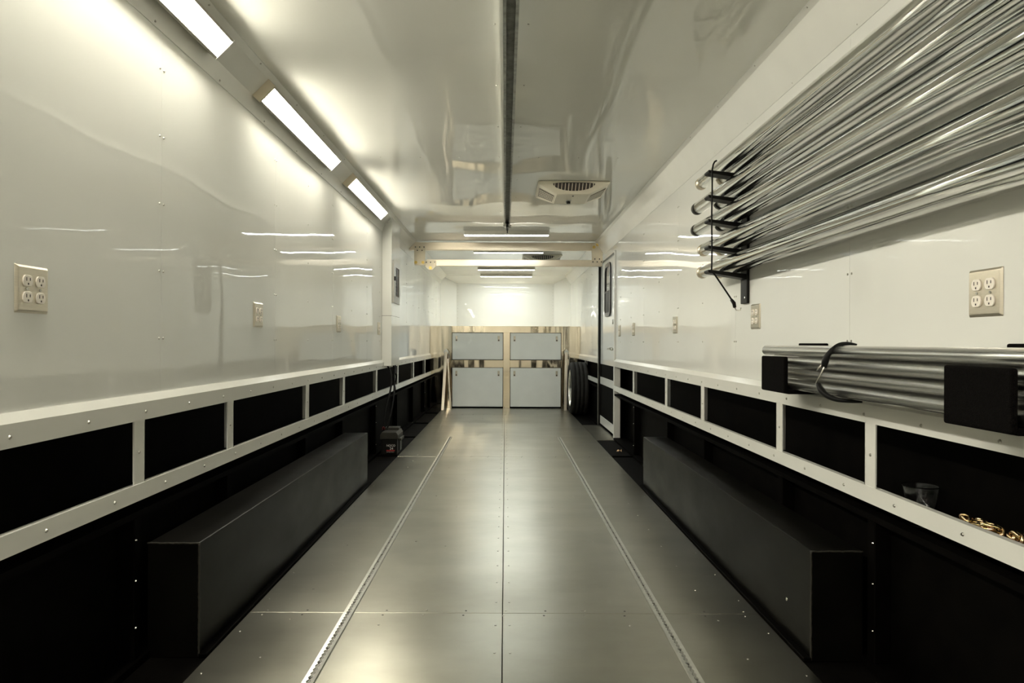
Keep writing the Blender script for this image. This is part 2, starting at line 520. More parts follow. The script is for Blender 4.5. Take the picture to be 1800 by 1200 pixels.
MB().cyl((dx, 7.54, Z(0.235)), (dx - 0.02, 7.54, Z(0.235)), 0.026, 14).build('lock_knob', GALV, door)

# ------------------------------------------------------------------ steel cabinet across the end
cab = thing('storage_cabinet', 'wide polished steel cabinet front with four white doors across the far end', 'cabinet', (0, YC, 0))
CT = Z(0.26)      # top of the steel
DX = [(-0.842, -0.030), (0.076, 0.888)]
DZ = [(0.012, Z(-0.393)), (Z(-0.277), Z(0.158))]
# face frame built from separate strips around the doors
xs = [-W + 0.001, DX[0][0], DX[0][1], DX[1][0], DX[1][1], W - 0.001]
for (a, c) in ((xs[0], xs[1]), (xs[4], xs[5])):
    MB().box(a, c - 0.0, YC, YC + 0.03, 0.0, CT).build('side_panel', STEEL, cab, 0.002, 1)
MB().box(xs[2], xs[3], YC, YC + 0.03, 0.0, DZ[1][1]).build('centre_stile', STEEL, cab, 0.002, 1)
MB().box(xs[1], xs[4], YC, YC + 0.03, DZ[1][1], CT).build('top_rail', STEEL, cab, 0.002, 1)
for (a, c) in DX:
    MB().box(a, c, YC, YC + 0.03, DZ[0][1], DZ[1][0]).build('middle_rail', STEEL, cab, 0.002, 1)
MB().box(-W + 0.001, W - 0.001, YC + 0.03, YB + 0.019, CT - 0.03, CT).build('deck', STEEL, cab)
MB().box(-W + 0.01, W - 0.01, YC + 0.030, YC + 0.05, 0, CT - 0.03).build('carcass', BLACK, cab)
for (z0, z1) in DZ:
    for (a, c) in DX:
        d = MB().box(a + 0.008, c - 0.008, YC - 0.006, YC + 0.028, z0 + 0.010, z1 - 0.008).build('door', DOORW, cab, 0.003, 1)
        for lx in (a + 0.072, c - 0.072):
            zc = z1 - 0.095
            l = MB().box(lx - 0.016, lx + 0.016, YC - 0.012, YC - 0.006, zc - 0.042, zc + 0.042).build('latch', NICKEL, d, 0.003, 1)
            MB().box(lx - 0.009, lx + 0.009, YC - 0.014, YC - 0.012, zc - 0.036, zc - 0.016).build('latch_slot', SLOT, l)

# narrow folding stands leaning on the cabinet
def stand(x, label):
    t = thing('folding_stand', label, 'stand', (x, 10.45, 0), 'folding aluminium stands beside the cabinet doors')
    def leg(px, py, tx, ty, w, zt):
        mb = MB(); pts = []
        for (cx, cy, z) in ((px, py, 0.001), (tx, ty, zt)):
            pts += [(cx - w, cy - 0.012, z), (cx + w, cy - 0.012, z), (cx + w, cy + 0.012, z), (cx - w, cy + 0.012, z)]
        mb.add(pts, [(0, 3, 2, 1), (4, 5, 6, 7), (0, 1, 5, 4), (1, 2, 6, 5), (2, 3, 7, 6), (3, 0, 4, 7)])
        return mb.build('leg', ALU, t, 0.002, 1)
    leg(x - 0.028, 10.42, x + 0.005, 10.66, 0.022, 0.90)
    leg(x + 0.080, 10.62, x + 0.030, 10.66, 0.012, 0.78)
    MB().prism([(x - 0.03, 0.86), (x + 0.04, 0.86), (x + 0.04, 0.905), (x + 0.006, 0.935), (x - 0.03, 0.905)], 'y', 10.645, 10.675).build('hinge_cap', TRACK, t, 0.003, 1)
    MB().box(x + 0.045, x + 0.052, 10.645, 10.66, 0.72, 0.87).build('latch_bar', TRACK, t)
    return t
stand(-0.925, 'slim folding aluminium stand leaning beside cabinet, across the floor from the spare wheel')
stand(0.950, 'slim folding aluminium stand leaning right next to the spare wheel')

# ------------------------------------------------------------------ spare wheel
wc = (1.060, 9.93, 0.380)
wheel = thing('spare_wheel', 'spare wheel with black treaded tire standing against wall near cabinet', 'wheel', (1.060, 9.93, 0))
def tire_prof(cx):
    h = 0.128
    p = [(0.255, -h * 0.72), (0.275, -h * 0.86), (0.315, -h), (0.345, -h * 0.98), (0.368, -h * 0.86)]
    edges = [-0.105, -0.062, -0.050, -0.006, 0.006, 0.050, 0.062, 0.105]
    for i in range(0, 8, 2):
        a, c = edges[i], edges[i + 1]
        p += [(0.380 - 0.03 * abs(a) / 0.105 * 0.3, a), (0.380 - 0.03 * abs(c) / 0.105 * 0.3, c)]
        if i < 6: p += [(0.362, c + 0.001), (0.362, edges[i + 2] - 0.001)]
    p += [(0.368, h * 0.86), (0.345, h * 0.98), (0.315, h), (0.275, h * 0.86), (0.255, h * 0.72)]
    return p
MB().lathe(tire_prof(0), wc, 'x', 72).build('tire', RUBBER, wheel)
rim = MB().lathe([(0.262, -0.118), (0.268, -0.108), (0.250, -0.095), (0.238, -0.03), (0.225, 0.0), (0.20, -0.055), (0.14, -0.075), (0.095, -0.07), (0.085, -0.035), (0.0, -0.03)], wc, 'x', 48).build('rim', RIM, wheel)
MB().lathe([(0.262, 0.118), (0.250, 0.095), (0.238, 0.02), (0.225, 0.0)], wc, 'x', 48).build('rim_back', RIM, wheel)
for k in range(8):
    a = 2 * math.pi * k / 8
    p = Vector((wc[0] - 0.074, wc[1] + math.cos(a) * 0.118, wc[2] + math.sin(a) * 0.118))
    MB().cyl(p, p + Vector((-0.018, 0, 0)), 0.012, 6, smooth=False).build('lug_nut', SCREW, rim)

# ------------------------------------------------------------------ wheel boxes
def wheel_box(s, y0, y1, h, label):
    xi, xo = 1.004, W - 0.016
    t = thing('wheel_well_box', label, 'wheel box', (s * 1.09, (y0 + y1) / 2, 0), 'black steel wheel well boxes along both walls')
    MB().box(s * xi, s * xo, y0, y1, -0.006, h).build('box_body', BOXB, t, 0.004, 2)
    MB().box(s * (FW + 0.002), s * xi, y0 - 0.004, y1, -0.006, 0.010).build('base_flange', BLACK, t, 0.002, 1)
    # welded seams on the near end
    path = [(s * xi + 0.001 * random.uniform(-1, 1), y0 + 0.001, h * k / 40) for k in range(41)]
    MB().sweep(path, 0.0035, 6).build('weld_bead', GREYD, t)
    MB().sweep([(s * (xi + (xo - xi) * k / 20), y0 + 0.001, h - 0.001 + 0.0012 * random.uniform(-1, 1)) for k in range(21)], 0.0035, 6).build('weld_bead', GREYD, t)
    return t
wheel_box(-1, 2.245, 5.00, 0.372, 'long black steel wheel box on the floor below the left wall rails')
wb2 = wheel_box(1, 2.232, 4.95, 0.357, 'long black steel wheel box on the floor below the shelf with the chain')
MB().cyl((1.005, 2.42, 0.13), (1.0, 2.42, 0.13), 0.006, 8).build('screw', HOOK, wb2)

# ------------------------------------------------------------------ cargo tracks in the floor
def track(xc, label):
    t = thing('cargo_track', label, 'track', (xc, 2.5, 0), 'aluminium tie-down tracks in the floor')
    y0, y1 = -1.0, 7.48
    hw, z1 = 0.020, 0.006
    MB().box(xc - hw, xc + hw, y0, y1, 0.0, 0.0012).build('base', DGALV, t)
    step = 0.0254; n_ = int((y1 - y0) / step)
    for s in (-1, 1):
        mb = MB(); v = []; f = []
        m_ = n_ * 4
        for i in range(m_ + 1):
            yy = y0 + i * step / 4
            ph = i % 4
            xin = {0: 0.0075, 1: 0.0055, 2: 0.0025, 3: 0.0055}[ph]
            v += [(xc + s * hw, yy, 0.0), (xc + s * (hw - 0.002), yy, z1), (xc + s * xin, yy, z1 - 0.001), (xc + s * xin, yy, 0.001)]
        for i in range(m_):
            a, c = i * 4, i * 4 + 4
            for k in range(3):
                f.append((a + k, a + k + 1, c + k + 1, c + k))
        mb.add(v, f).build('lip', TRACK, t)
    pts = [(xc + random.uniform(-1, 1) * 0.001, y0 + 0.05 + 0.1016 * k, 0.0015) for k in range(int((y1 - y0) / 0.1016))]
    stuff(dots(pts, (0, 0, 1), 0.0065, 0.0025).build('track_bolts', DSCREW, t))
    pts = []
    for k in range(n_):
        yy = y0 + k * step + 0.012
        pts.append((xc + 0.0125, yy, z1 - 0.001))
    stuff(dots(pts, (0, 0, 1), 0.0016, 0.0004, 6).build('track_dimples', DSCREW, t))
    return t
track(-0.594, 'long slotted aluminium tie-down track in floor on the battery box side')
track(0.592, 'long slotted aluminium tie-down track in floor on the entry door side')

# ------------------------------------------------------------------ cove lamps on the left
def cove_lamp(y0, y1, label, material, wire=False):
    ax = Vector((-1.1305, 0, Z(1.1705)))           # on the sloped trim
    nrm = Vector((1, 0, -1)).normalized()         # out of the slope
    tan = Vector((1, 0, 1)).normalized()
    t = thing('cove_lamp', label, 'lamp', (ax.x, (y0 + y1) / 2, ax.z), 'slanted lamps on the left corner trim')
    def slab(a, c, h0, h1, w0, w1, nm, m, par, ends=None):
        pts = []
        for (h, w) in ((h0, w0), (h1, w1)):
            e = 0 if h == h0 else (w0 - w1)
            for (q, yy) in ((-w, a + e), (w, a + e), (w, c - e), (-w, c - e)):
                p = ax + nrm * h + tan * q
                pts.append((p.x, yy, p.z))
        return MB().add(pts, [(0, 3, 2, 1), (4, 5, 6, 7), (0, 1, 5, 4), (1, 2, 6, 5), (2, 3, 7, 6), (3, 0, 4, 7)]).build(nm, m, par)
    slab(y0, y1, 0.0005, 0.032, 0.052, 0.050, 'housing', HOUS, t)
    slab(y0 + 0.012, y1 - 0.012, 0.0325, 0.0365, 0.0405, 0.040, 'diffuser', material, t)
    for sg in (-1, 1):
        pts = []
        for h_ in (0.032, 0.043):
            for (q, yy) in ((sg * 0.0415, y0), (sg * 0.0505, y0), (sg * 0.0505, y1), (sg * 0.0415, y1)):
                p = ax + nrm * h_ + tan * q
                pts.append((p.x, yy, p.z))
        MB().add(pts, [(0, 3, 2, 1), (4, 5, 6, 7), (0, 1, 5, 4), (1, 2, 6, 5), (2, 3, 7, 6), (3, 0, 4, 7)]).build('side_lip', HOUS, t)
    slab(y0 - 0.006, y0 + 0.008, 0.0005, 0.045, 0.053, 0.052, 'end_cap', PLATE, t)
    slab(y1 - 0.008, y1 + 0.006, 0.0005, 0.045, 0.053, 0.052, 'end_cap', TRIM, t)
    if wire:
        c = ax + nrm * 0.012
        path = []
        for k in range(13):
            u = k / 12
            path.append((c.x + 0.05 * math.sin(u * math.pi) + 0.01, y1 + 0.02 + 0.22 * u, c.z + 0.04 * math.cos(u * math.pi) * 0.5 - 0.02 * u))
        MB().sweep(path, 0.004, 6).build('supply_wire', TRIM, t)
    return t
cove_lamp(1.39, 2.675, 'long lit white lamp on the left corner trim, cut off by the picture top', E_COVE)
cove_lamp(3.145, 4.425, 'long lit white lamp on the left corner trim, middle of three', E_COVE)
cove_lamp(4.88, 6.19, 'long lit white lamp on the left corner trim, nearest the breaker column', E_COVE, True)
cove_lamp(-0.36, 0.94, 'lit white lamp on the left corner trim behind the viewer', E_REAR)
cove_lamp(-2.12, -0.84, 'lit white lamp on the left corner trim at the rear end', E_REAR)

# ------------------------------------------------------------------ cross bar lamps on the ceiling
def bar_lamp(y, x0, x1, label, material=None):
    t = thing('bar_lamp', label, 'lamp', ((x0 + x1) / 2, y, HC - 0.045), 'bar lamps across the ceiling')
    MB().prism([(y - 0.050, HC - 0.0005), (y - 0.050, HC - 0.0465), (y - 0.046, HC - 0.0465), (y - 0.046, HC - 0.036), (y + 0.046, HC - 0.036), (y + 0.046, HC - 0.0465), (y + 0.050, HC - 0.0465), (y + 0.050, HC - 0.0005)], 'x', x0, x1).build('housing', HOUS, t)
    MB().box(x0 + 0.009, x1 - 0.009, y - 0.0455, y + 0.0455, HC - 0.0450, HC - 0.0362).build('diffuser', material or E_BAR, t)
    for xx in (x0, x1 - 0.008):
        MB().box(xx - 0.001, xx + 0.009, y - 0.051, y + 0.051, HC - 0.047, HC - 0.0005).build('end_cap', TRIM, t)
bar_lamp(-0.95, 0.06, 1.00, 'added bar lamp across the ceiling behind the viewer, lifting the ambient light', E_REAR)  # unseen lamp, added to lift the ambient light on both walls
bar_lamp(7.52, -0.46, 0.48, 'lit bar lamp across the ceiling just in front of the aluminium crossbars')
bar_lamp(8.98, -0.42, 0.50, 'lit bar lamp across the ceiling peeking below the upper aluminium crossbar')
bar_lamp(11.10, -0.45, 0.48, 'lit bar lamp across the ceiling above the cabinet, nearer of the two')
bar_lamp(12.22, -0.45, 0.48, 'lit bar lamp across the ceiling closest to the end wall')

# ------------------------------------------------------------------ centre strut rail on the ceiling
rail = thing('strut_rail', 'long grey strut channel running along the middle of the ceiling', 'rail', (0.016, 3, HC))
x0, x1, zt, zb = -0.012, 0.045, HC - 0.001, HC - 0.042
prof = [(x0, zt), (x1, zt), (x1, zb), (x1 - 0.012, zb), (x1 - 0.012, zb + 0.008), (x1 - 0.0095, zb + 0.008), (x1 - 0.0025, zb + 0.0025) , (x1 - 0.0025, zt - 0.0025),
        (x0 + 0.0025, zt - 0.0025), (x0 + 0.0025, zb + 0.0025), (x0 + 0.0095, zb + 0.008), (x0 + 0.012, zb + 0.008), (x0 + 0.012, zb), (x0, zb)]
MB().prism(prof, 'y', YR + 0.05, 7.0).build('channel', GALV, rail)
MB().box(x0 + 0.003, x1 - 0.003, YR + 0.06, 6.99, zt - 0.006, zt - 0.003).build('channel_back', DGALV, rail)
MB().box(x0 - 0.013, x0 - 0.001, YR + 0.05, 7.0, zb + 0.002, zt).build('white_edge', TRIM, rail)
tr = MB().box(0.004, 0.030, 6.80, 7.02, zb - 0.030, zb + 0.02).build('trolley', DARK, rail, 0.003, 1)
for yy in (6.85, 6.96):
    MB().cyl((-0.022, yy, zb - 0.012), (0.055, yy, zb - 0.012), 0.007, 10).build('bolt', SCREW, tr)
MB().cyl((0.018, 7.0, zb - 0.03), (0.018, 7.0, zb - 0.06), 0.005, 8).build('pin', DARK, rail)

# ------------------------------------------------------------------ ceiling air units
def air_unit():
    t = thing('air_conditioner', '', 'air vent', (0.516, 5.40, HC), 'ceiling air units')
    xa, xb, ya, yb = 0.243, 0.789, 5.15, 5.66
    zr, zbm = HC - 0.022, HC - 0.088
    ix, iy0, iy1 = 0.150, 0.085, 0.06
    top = [(xa, ya), (xb, ya), (xb, yb), (xa, yb)]
    bot = [(xa + ix, ya + iy0), (xb - ix, ya + iy0), (xb - ix, yb - iy1), (xa + ix, yb - iy1)]
    pts = [(*p, HC - 0.0005) for p in top] + [(*p, zr) for p in top] + [(*p, zbm) for p in bot]
    fs = [(0, 1, 2, 3)]
    for lv in (0, 4):
        for i in range(4):
            j = (i + 1) % 4
            fs.append((lv + i, lv + j, lv + 4 + j, lv + 4 + i))
    fs.append((8, 9, 10, 11))
    body = MB().add(pts, fs).build('body', CREAM, t, 0.012, 3)
    # intake opening on the near face: dark lens-shaped recess with upright bars
    def near(u, v, off=0.0):
        """u along x, v 0..1 from the ceiling rim down to the bottom, off out of the face"""
        y = ya + iy0 * v; z = zr + (zbm - zr) * v
        n = Vector((0, -(zr - zbm), -iy0)).normalized()
        return Vector((u, y, z)) + n * off
    cx, hw = (xa + xb) / 2, 0.158
    outl = []
    N = 24
    for k in range(N + 1):
        u = -1 + 2 * k / N
        outl.append((cx + hw * u, -0.10 + 0.10 * abs(u) ** 3))
    for k in range(N + 1):
        u = 1 - 2 * k / N
        outl.append((cx + hw * u, 0.08 + 0.56 * (1 - u * u) ** 0.6))
    g = MB()
    g.add([near(u, v, 0.001) for (u, v) in outl] + [near(u, v, 0.004) for (u, v) in outl],
          [tuple(range(len(outl), 2 * len(outl)))] + [(i, (i + 1) % len(outl), len(outl) + (i + 1) % len(outl), len(outl) + i) for i in range(len(outl))])
    gr = g.build('intake', SLOT, t)
    for k in range(12):
        u = -0.92 + 1.84 * k / 11
        v1 = 0.08 + 0.56 * (1 - u * u) ** 0.6
        x = cx + hw * u
        a, c = near(x, -0.06, 0.004), near(x, v1, 0.004)
        q = Vector((0, 0, -0.006))
        MB().add([a - Vector((.0022, 0, 0)), a + Vector((.0022, 0, 0)), c + Vector((.0022, 0, 0)), c - Vector((.0022, 0, 0)),
                  a - Vector((.0022, 0, 0)) + q, a + Vector((.0022, 0, 0)) + q, c + Vector((.0022, 0, 0)) + q, c - Vector((.0022, 0, 0)) + q],
                 [(0, 3, 2, 1), (4, 5, 6, 7), (0, 1, 5, 4), (1, 2, 6, 5), (2, 3, 7, 6), (3, 0, 4, 7)]).build('intake_bar', CREAM, gr)
    # louvred outlets on the two side slopes
    for s in (-1, 1):
        def side(u, v, off=0.0):
            """u 0..1 near to far, v 0..1 rim to bottom"""
            x = (xa + ix * v) if s < 0 else (xb - ix * v)
            y = ya + iy0 * v + (yb - ya - (iy0 + iy1) * v) * u
            z = zr + (zbm - zr) * v
            n = Vector((s * (zr - zbm), 0, -ix)).normalized()
            return Vector((x, y, z)) + n * off
        q = [side(.22, .12, .0015), side(.80, .12, .0015), side(.80, .88, .0015), side(.22, .88, .0015)]
        q2 = [side(.22, .12, .003), side(.80, .12, .003), side(.80, .88, .003), side(.22, .88, .003)]
        vt = MB().add(q + q2, [(4, 5, 6, 7), (0, 1, 5, 4), (1, 2, 6, 5), (2, 3, 7, 6), (3, 0, 4, 7)]).build('outlet_vent', SLOT, t)
        def strip(u0, v0, u1, v1, nm):
            a = [side(u0, v0, .003), side(u1, v0, .003), side(u1, v1, .003), side(u0, v1, .003)]
            c = [side(u0, v0, .0042), side(u1, v0, .0042), side(u1, v1, .0042), side(u0, v1, .0042)]
            MB().add(a + c, [(4, 5, 6, 7), (0, 1, 5, 4), (1, 2, 6, 5), (2, 3, 7, 6), (3, 0, 4, 7)]).build(nm, CREAM, vt)
        for k in range(13):
            v = .12 + .76 * k / 12
            strip(.22, v - .010, .80, v + .010, 'louvre')
        for k in range(1, 5):
            u = .22 + .58 * k / 5
            strip(u - .009, .12, u + .009, .88, 'cross_louvre')
    k0 = MB().box(cx - 0.032, cx + 0.006, 5.42, 5.52, zbm - 0.004, zbm + 0.002).build('control_plate', PGREY, t)
    MB().cyl((cx - 0.014, 5.47, zbm - 0.004), (cx - 0.014, 5.47, zbm - 0.022), 0.016, 12).build('knob', DARK, k0)
    MB().cyl((cx + 0.004, 5.285, zbm - 0.004), (cx + 0.004, 5.285, zbm + 0.002), 0.007, 8).build('screw', DSCREW, t)
    return t
ac = air_unit()
ac['label'] = 'cream plastic ceiling air unit hanging in front of the aluminium crossbars'
ac2 = copy_tree(ac)
ac2['label'] = 'cream plastic ceiling air unit seen between the two aluminium crossbars'
ac2.location.y += 4.30

# ------------------------------------------------------------------ aluminium cross beams with bolted plates
YX = 8.30
cb = thing('ceiling_crossbar', 'pair of aluminium crossbars with bolted plates hung under the ceiling', 'crossbar', (0, YX, Z(1.16)))
zt1, zb1 = Z(1.212), Z(1.118)
MB().prism([(-W + 0.012, zb1), (W - 0.012, zb1), (1.105, zt1), (-1.105, zt1)], 'y', YX - 0.03, YX + 0.03).build('upper_beam', ALU, cb, 0.004, 2)
MB().box(-0.955, 1.170, YX - 0.055, YX - 0.005, Z(0.922), Z(1.002)).build('lower_beam', ALU, cb, 0.004, 2)
def plate(poly, y, small, big, nm='plate'):
    p = MB().prism(poly, 'y', y - 0.010, y).build(nm, PLATE, cb, 0.002, 1)
    stuff(dots([(a, y - 0.010, c) for (a, c) in small], (0, -1, 0), 0.0095, 0.003, 10).build('rivet_holes', DSCREW, p))
    for (a, c) in big:
        MB().cyl((a, y - 0.010, c), (a, y - 0.024, c), 0.018, 12).build('bolt', BRASS, p)
px0, px1 = -1.105, -0.972
plate([(px0, Z(1.165)), (px0, Z(0.945)), (px0 + .012, Z(0.932)), (px1 - .012, Z(0.932)), (px1, Z(0.945)), (px1, Z(1.165))], YX - 0.031,
      [(px0 + .015, Z(1.152)), (px0 + .066, Z(1.152)), (px1 - .015, Z(1.152)), (px0 + .038, Z(1.112)), (px1 - .038, Z(1.112))],
      [(px0 + .022, Z(0.966)), (px1 - .026, Z(0.966))])
q0, q1 = -0.970, -0.838
plate([(q0, Z(0.985)), (q0, Z(0.915)), (q0 + .045, Z(0.872)), (q1 - .045, Z(0.872)), (q1, Z(0.915)), (q1, Z(0.985))], YX - 0.056,
      [(q0 + .015, Z(0.966)), (q0 + .066, Z(0.966)), (q1 - .015, Z(0.966))], [(q0 + .066, Z(0.897))])
r0, r1 = 1.040, 1.172
plate([(r0, Z(1.200)), (r0, Z(0.965)), (r1, Z(0.965)), (r1, Z(1.150)), (r1 - .05, Z(1.200))], YX - 0.056,
      [(r0 + .015, Z(0.978)), (r0 + .066, Z(0.978)), (r1 - .015, Z(0.978)), (r0 + .038, Z(1.012)), (r1 - .038, Z(1.012))],
      [(r0 + .026, Z(1.155)), (r0 + .070, Z(1.185))])
MB().box(r0 + 0.01, r1 - 0.01, YX - 0.055, YX - 0.030, Z(1.03), Z(1.16)).build('spacer', ALU, cb)
MB().box(px0 + 0.01, px1 - 0.005, YX - 0.0305, YX + 0.02, Z(0.95), Z(1.117)).build('hanger', ALU, cb)

# ------------------------------------------------------------------ breaker column on the left wall
colm = thing('breaker_column', 'tall white boxed column on the left wall housing the breaker panel', 'column', (-1.14, 6.8, Z(-0.225)))
cy0, cy1, cxi = 6.58, 7.08, -1.097
MB().prism([(-W + 0.0005, Z(-0.230)), (cxi, Z(-0.230)), (cxi, Z(1.212)), (-1.113, Z(1.200)), (-W + 0.0005, Z(1.120))], 'y', cy0, cy1).build('column_body', TRIM, colm, 0.003, 1)
MB().box(-W + 0.0005, cxi + 0.0008, cy0 - 0.0008, cy1 + 0.0008, Z(0.2545), Z(0.2575)).build('joint_line', SLOT, colm)
# panel: frame, breakers, open little door
bf = MB()
fy0, fy1, fz0, fz1 = 6.63, 7.04, Z(0.385), Z(0.80)
for (a, c, z0, z1) in ((fy0, fy1, fz0, fz0 + 0.07), (fy0, fy1, fz1 - 0.06, fz1), (fy0, fy0 + 0.12, fz0 + 0.07, fz1 - 0.06), (fy1 - 0.07, fy1, fz0 + 0.07, fz1 - 0.06)):
    bf.box(cxi, cxi + 0.012, a, c, z0, z1)
pan = bf.build('panel_frame', PGREY, colm)
MB().box(cxi + 0.001, cxi + 0.004, fy0 + 0.12, fy1 - 0.07, fz0 + 0.07, fz1 - 0.06).build('panel_back', BREAK, pan)
for k in range(8):
    z = fz0 + 0.085 + k * 0.033
    MB().box(cxi + 0.004, cxi + 0.014, fy0 + 0.15, fy0 + 0.225, z, z + 0.024).build('breaker', DARK, pan)
pd = MB().box(cxi + 0.012, cxi + 0.016, fy0 - 0.005, fy0 + 0.11, fz0 + 0.05, fz1 - 0.03).build('panel_door', PGREY, pan)
MB().box(cxi + 0.016, cxi + 0.030, fy0 + 0.0, fy0 + 0.03, Z(0.60), Z(0.64)).build('door_latch', DARK, colm)

# ------------------------------------------------------------------ battery box and its cables
bb = thing('battery_box', 'black plastic battery box with strap on the side strip below the breaker column', 'battery box', (-1.06, 6.42, 0))
bx0, bx1, by0, by1 = -1.150, -0.985, 6.29, 6.60
MB().box(bx0 + 0.008, bx1 - 0.008, by0 + 0.008, by1 - 0.008, -0.005, 0.150).build('case', DARK, bb, 0.008, 2)
MB().prism([(bx0, 0.140), (bx1, 0.140), (bx1, 0.178), (bx1 - 0.016, 0.205), (bx0 + 0.016, 0.205), (bx0, 0.178)], 'y', by0, by1).build('lid', GREYD, bb, 0.005, 2)
MB().box(bx0 + 0.012, bx1 - 0.020, by1 - 0.13, by1 - 0.02, 0.203, 0.228).build('lid_dome', GREYD, bb, 0.006, 2)
MB().box(bx1 - 0.004, bx1 + 0.022, by0 + 0.06, by1 - 0.06, 0.120, 0.146).build('handle', GREYD, bb, 0.005, 2)
MB().box(bx1 - 0.012, bx1 + 0.002, by0 + 0.10, by0 + 0.15, 0.02, 0.14).build('strap', DARK, bb)
lab = MB().box(bx0 + 0.058, bx1 - 0.030, by0 + 0.004, by0 + 0.008, 0.012, 0.098).build('sticker', DARK, bb)
MB().box(bx0 + 0.059, bx1 - 0.031, by0 + 0.003, by0 + 0.004, 0.030, 0.042).build('red_band', RED, lab)
def text(body, size, x, z, y, parent, m):
    cu = bpy.data.curves.new('lettering', 'FONT')
    cu.body = body; cu.size = size; cu.extrude = 0.0004
    o = bpy.data.objects.new('tmp_text', cu); COL.objects.link(o)
    dg = bpy.context.evaluated_depsgraph_get()
    me = bpy.data.meshes.new_from_object(o.evaluated_get(dg))
    bpy.data.objects.remove(o)
    me.transform(Matrix.Translation((x, y, z)) @ Matrix.Rotation(R(90), 4, 'X'))
    me.materials.clear(); me.materials.append(m)
    return link('lettering', me, parent)
text('NOCO', 0.026, bx0 + 0.059, 0.074, by0 + 0.0030, lab, PRINT)
text('24', 0.034, bx0 + 0.088, 0.044, by0 + 0.0030, lab, PRINT)
text('BATTERY BOX', 0.0105, bx0 + 0.060, 0.019, by0 + 0.0030, lab, PGREY)
def bez(p0, p1, p2, p3, n_=20):
    p0, p1, p2, p3 = map(Vector, (p0, p1, p2, p3))
    return [p0 * (1 - t) ** 3 + 3 * p1 * t * (1 - t) ** 2 + 3 * p2 * t * t * (1 - t) + p3 * t ** 3 for t in [k / n_ for k in range(n_ + 1)]]
tag(MB().sweep(bez((-1.145, 6.66, Z(-0.232)), (-1.03, 6.6, 0.62), (-1.16, 6.45, 0.45), (-1.135, 6.43, 0.205)), 0.009, 8).build('power_cable', CORD),
    'thick black cable from column bottom down to the battery box, the wall side one', 'cable', 'black cables below the breaker column')
tag(MB().sweep(bez((-1.110, 6.80, Z(-0.231)), (-1.10, 6.8, 0.60), (-1.04, 6.5, 0.50), (-1.118, 6.475, 0.205)), 0.008, 8).build('power_cable', CORD),
    'black cable bowing outwards from column bottom down to the battery box', 'cable', 'black cables below the breaker column')
loop = [(-1.125 + 0.012 * math.sin(a * 2), 6.96 + 0.055 * math.cos(a), 0.63 + 0.085 * math.sin(a)) for a in [R(90 + 15 * k) for k in range(24)]]
tag(MB().sweep([(-1.12, 6.97, Z(-0.231))] + loop, 0.007, 8).build('coiled_cable', CORD), 'coiled loop of black cable hanging under the breaker column', 'cable', 'black cables below the breaker column')
tag(MB().sweep(bez((-1.146, 6.40, 0.211), (-1.15, 6.40, 0.26), (-1.125, 6.40, 0.24), (-1.13, 6.42, 0.213), 10), 0.005, 6).build('terminal_wire', REDW),
    'short red wire on top of the battery box lid', 'wire')

# ------------------------------------------------------------------ outlets
def outlet():
    """plate in the local y-z plane, facing +x"""
    t = thing('outlet_plate', '', 'outlet', (0, 0, 0), 'four-socket outlets on the side walls')
    hs, hi, d = 0.0600, 0.0535, 0.0065
    pts = [(0, a * hs, c * hs) for (a, c) in ((-1, -1), (1, -1), (1, 1), (-1, 1))] + [(d, a * hi, c * hi) for (a, c) in ((-1, -1), (1, -1), (1, 1), (-1, 1))]
    MB().add(pts, [(0, 3, 2, 1), (4, 5, 6, 7), (0, 1, 5, 4), (1, 2, 6, 5), (2, 3, 7, 6), (3, 0, 4, 7)]).build('cover_plate', NICKEL, t, 0.0015, 2)
    for yy in (-0.0235, 0.0235):
        for zz in (-0.0205, 0.0205):
            outl = []
            for k in range(28):
                a = 2 * math.pi * k / 28
                outl.append((yy + 0.0172 * math.cos(a), zz + max(-0.0142, min(0.0142, 0.0172 * math.sin(a)))))
            s_ = MB().prism(outl, 'x', d - 0.001, d + 0.0035).build('socket', SOCK, t, 0.0012, 2)
            for (oy, oz, w, h) in ((-0.0063, 0.004, 0.0013, 0.0045), (0.0063, 0.004, 0.0013, 0.0036), (0, -0.0075, 0.002, 0.0024)):
                MB().box(d + 0.003, d + 0.0039, yy + oy - w, yy + oy + w, zz + oz - h, zz + oz + h).build('slot', SLOT, s_)
        MB().cyl((d - 0.001, yy, 0), (d + 0.002, yy, 0), 0.0035, 10).build('screw', SCREW, t)
    return t
OUT = [(-1, 1.712, 'square steel outlet plate with four white sockets, largest on the left wall'),
       (-1, 3.28, 'square steel outlet plate on the left wall under the middle lamp'),
       (-1, 4.87, 'small steel outlet plate on the left wall between middle outlet and breaker column'),
       (-1, 6.42, 'small steel outlet plate on the left wall right beside the breaker column'),
       (1, 1.689, 'square steel outlet plate on the right wall above the near carpeted bracket'),
       (1, 3.238, 'square steel outlet plate on the right wall beneath the tube rack post'),
       (1, 4.77, 'small steel outlet plate on the right wall, third from the camera'),
       (1, 6.32, 'small steel outlet plate on the right wall, second from the entry door'),
       (1, 7.10, 'small steel outlet plate on the right wall right beside the entry door')]
proto = outlet()
for i, (s, y, l) in enumerate(OUT):
    o = proto if i == 0 else copy_tree(proto)
    o.location = (s * (W - 0.0004), y, Z(0.128))
    o.rotation_euler = (0, 0, 0 if s < 0 else math.pi)
    o['label'] = l

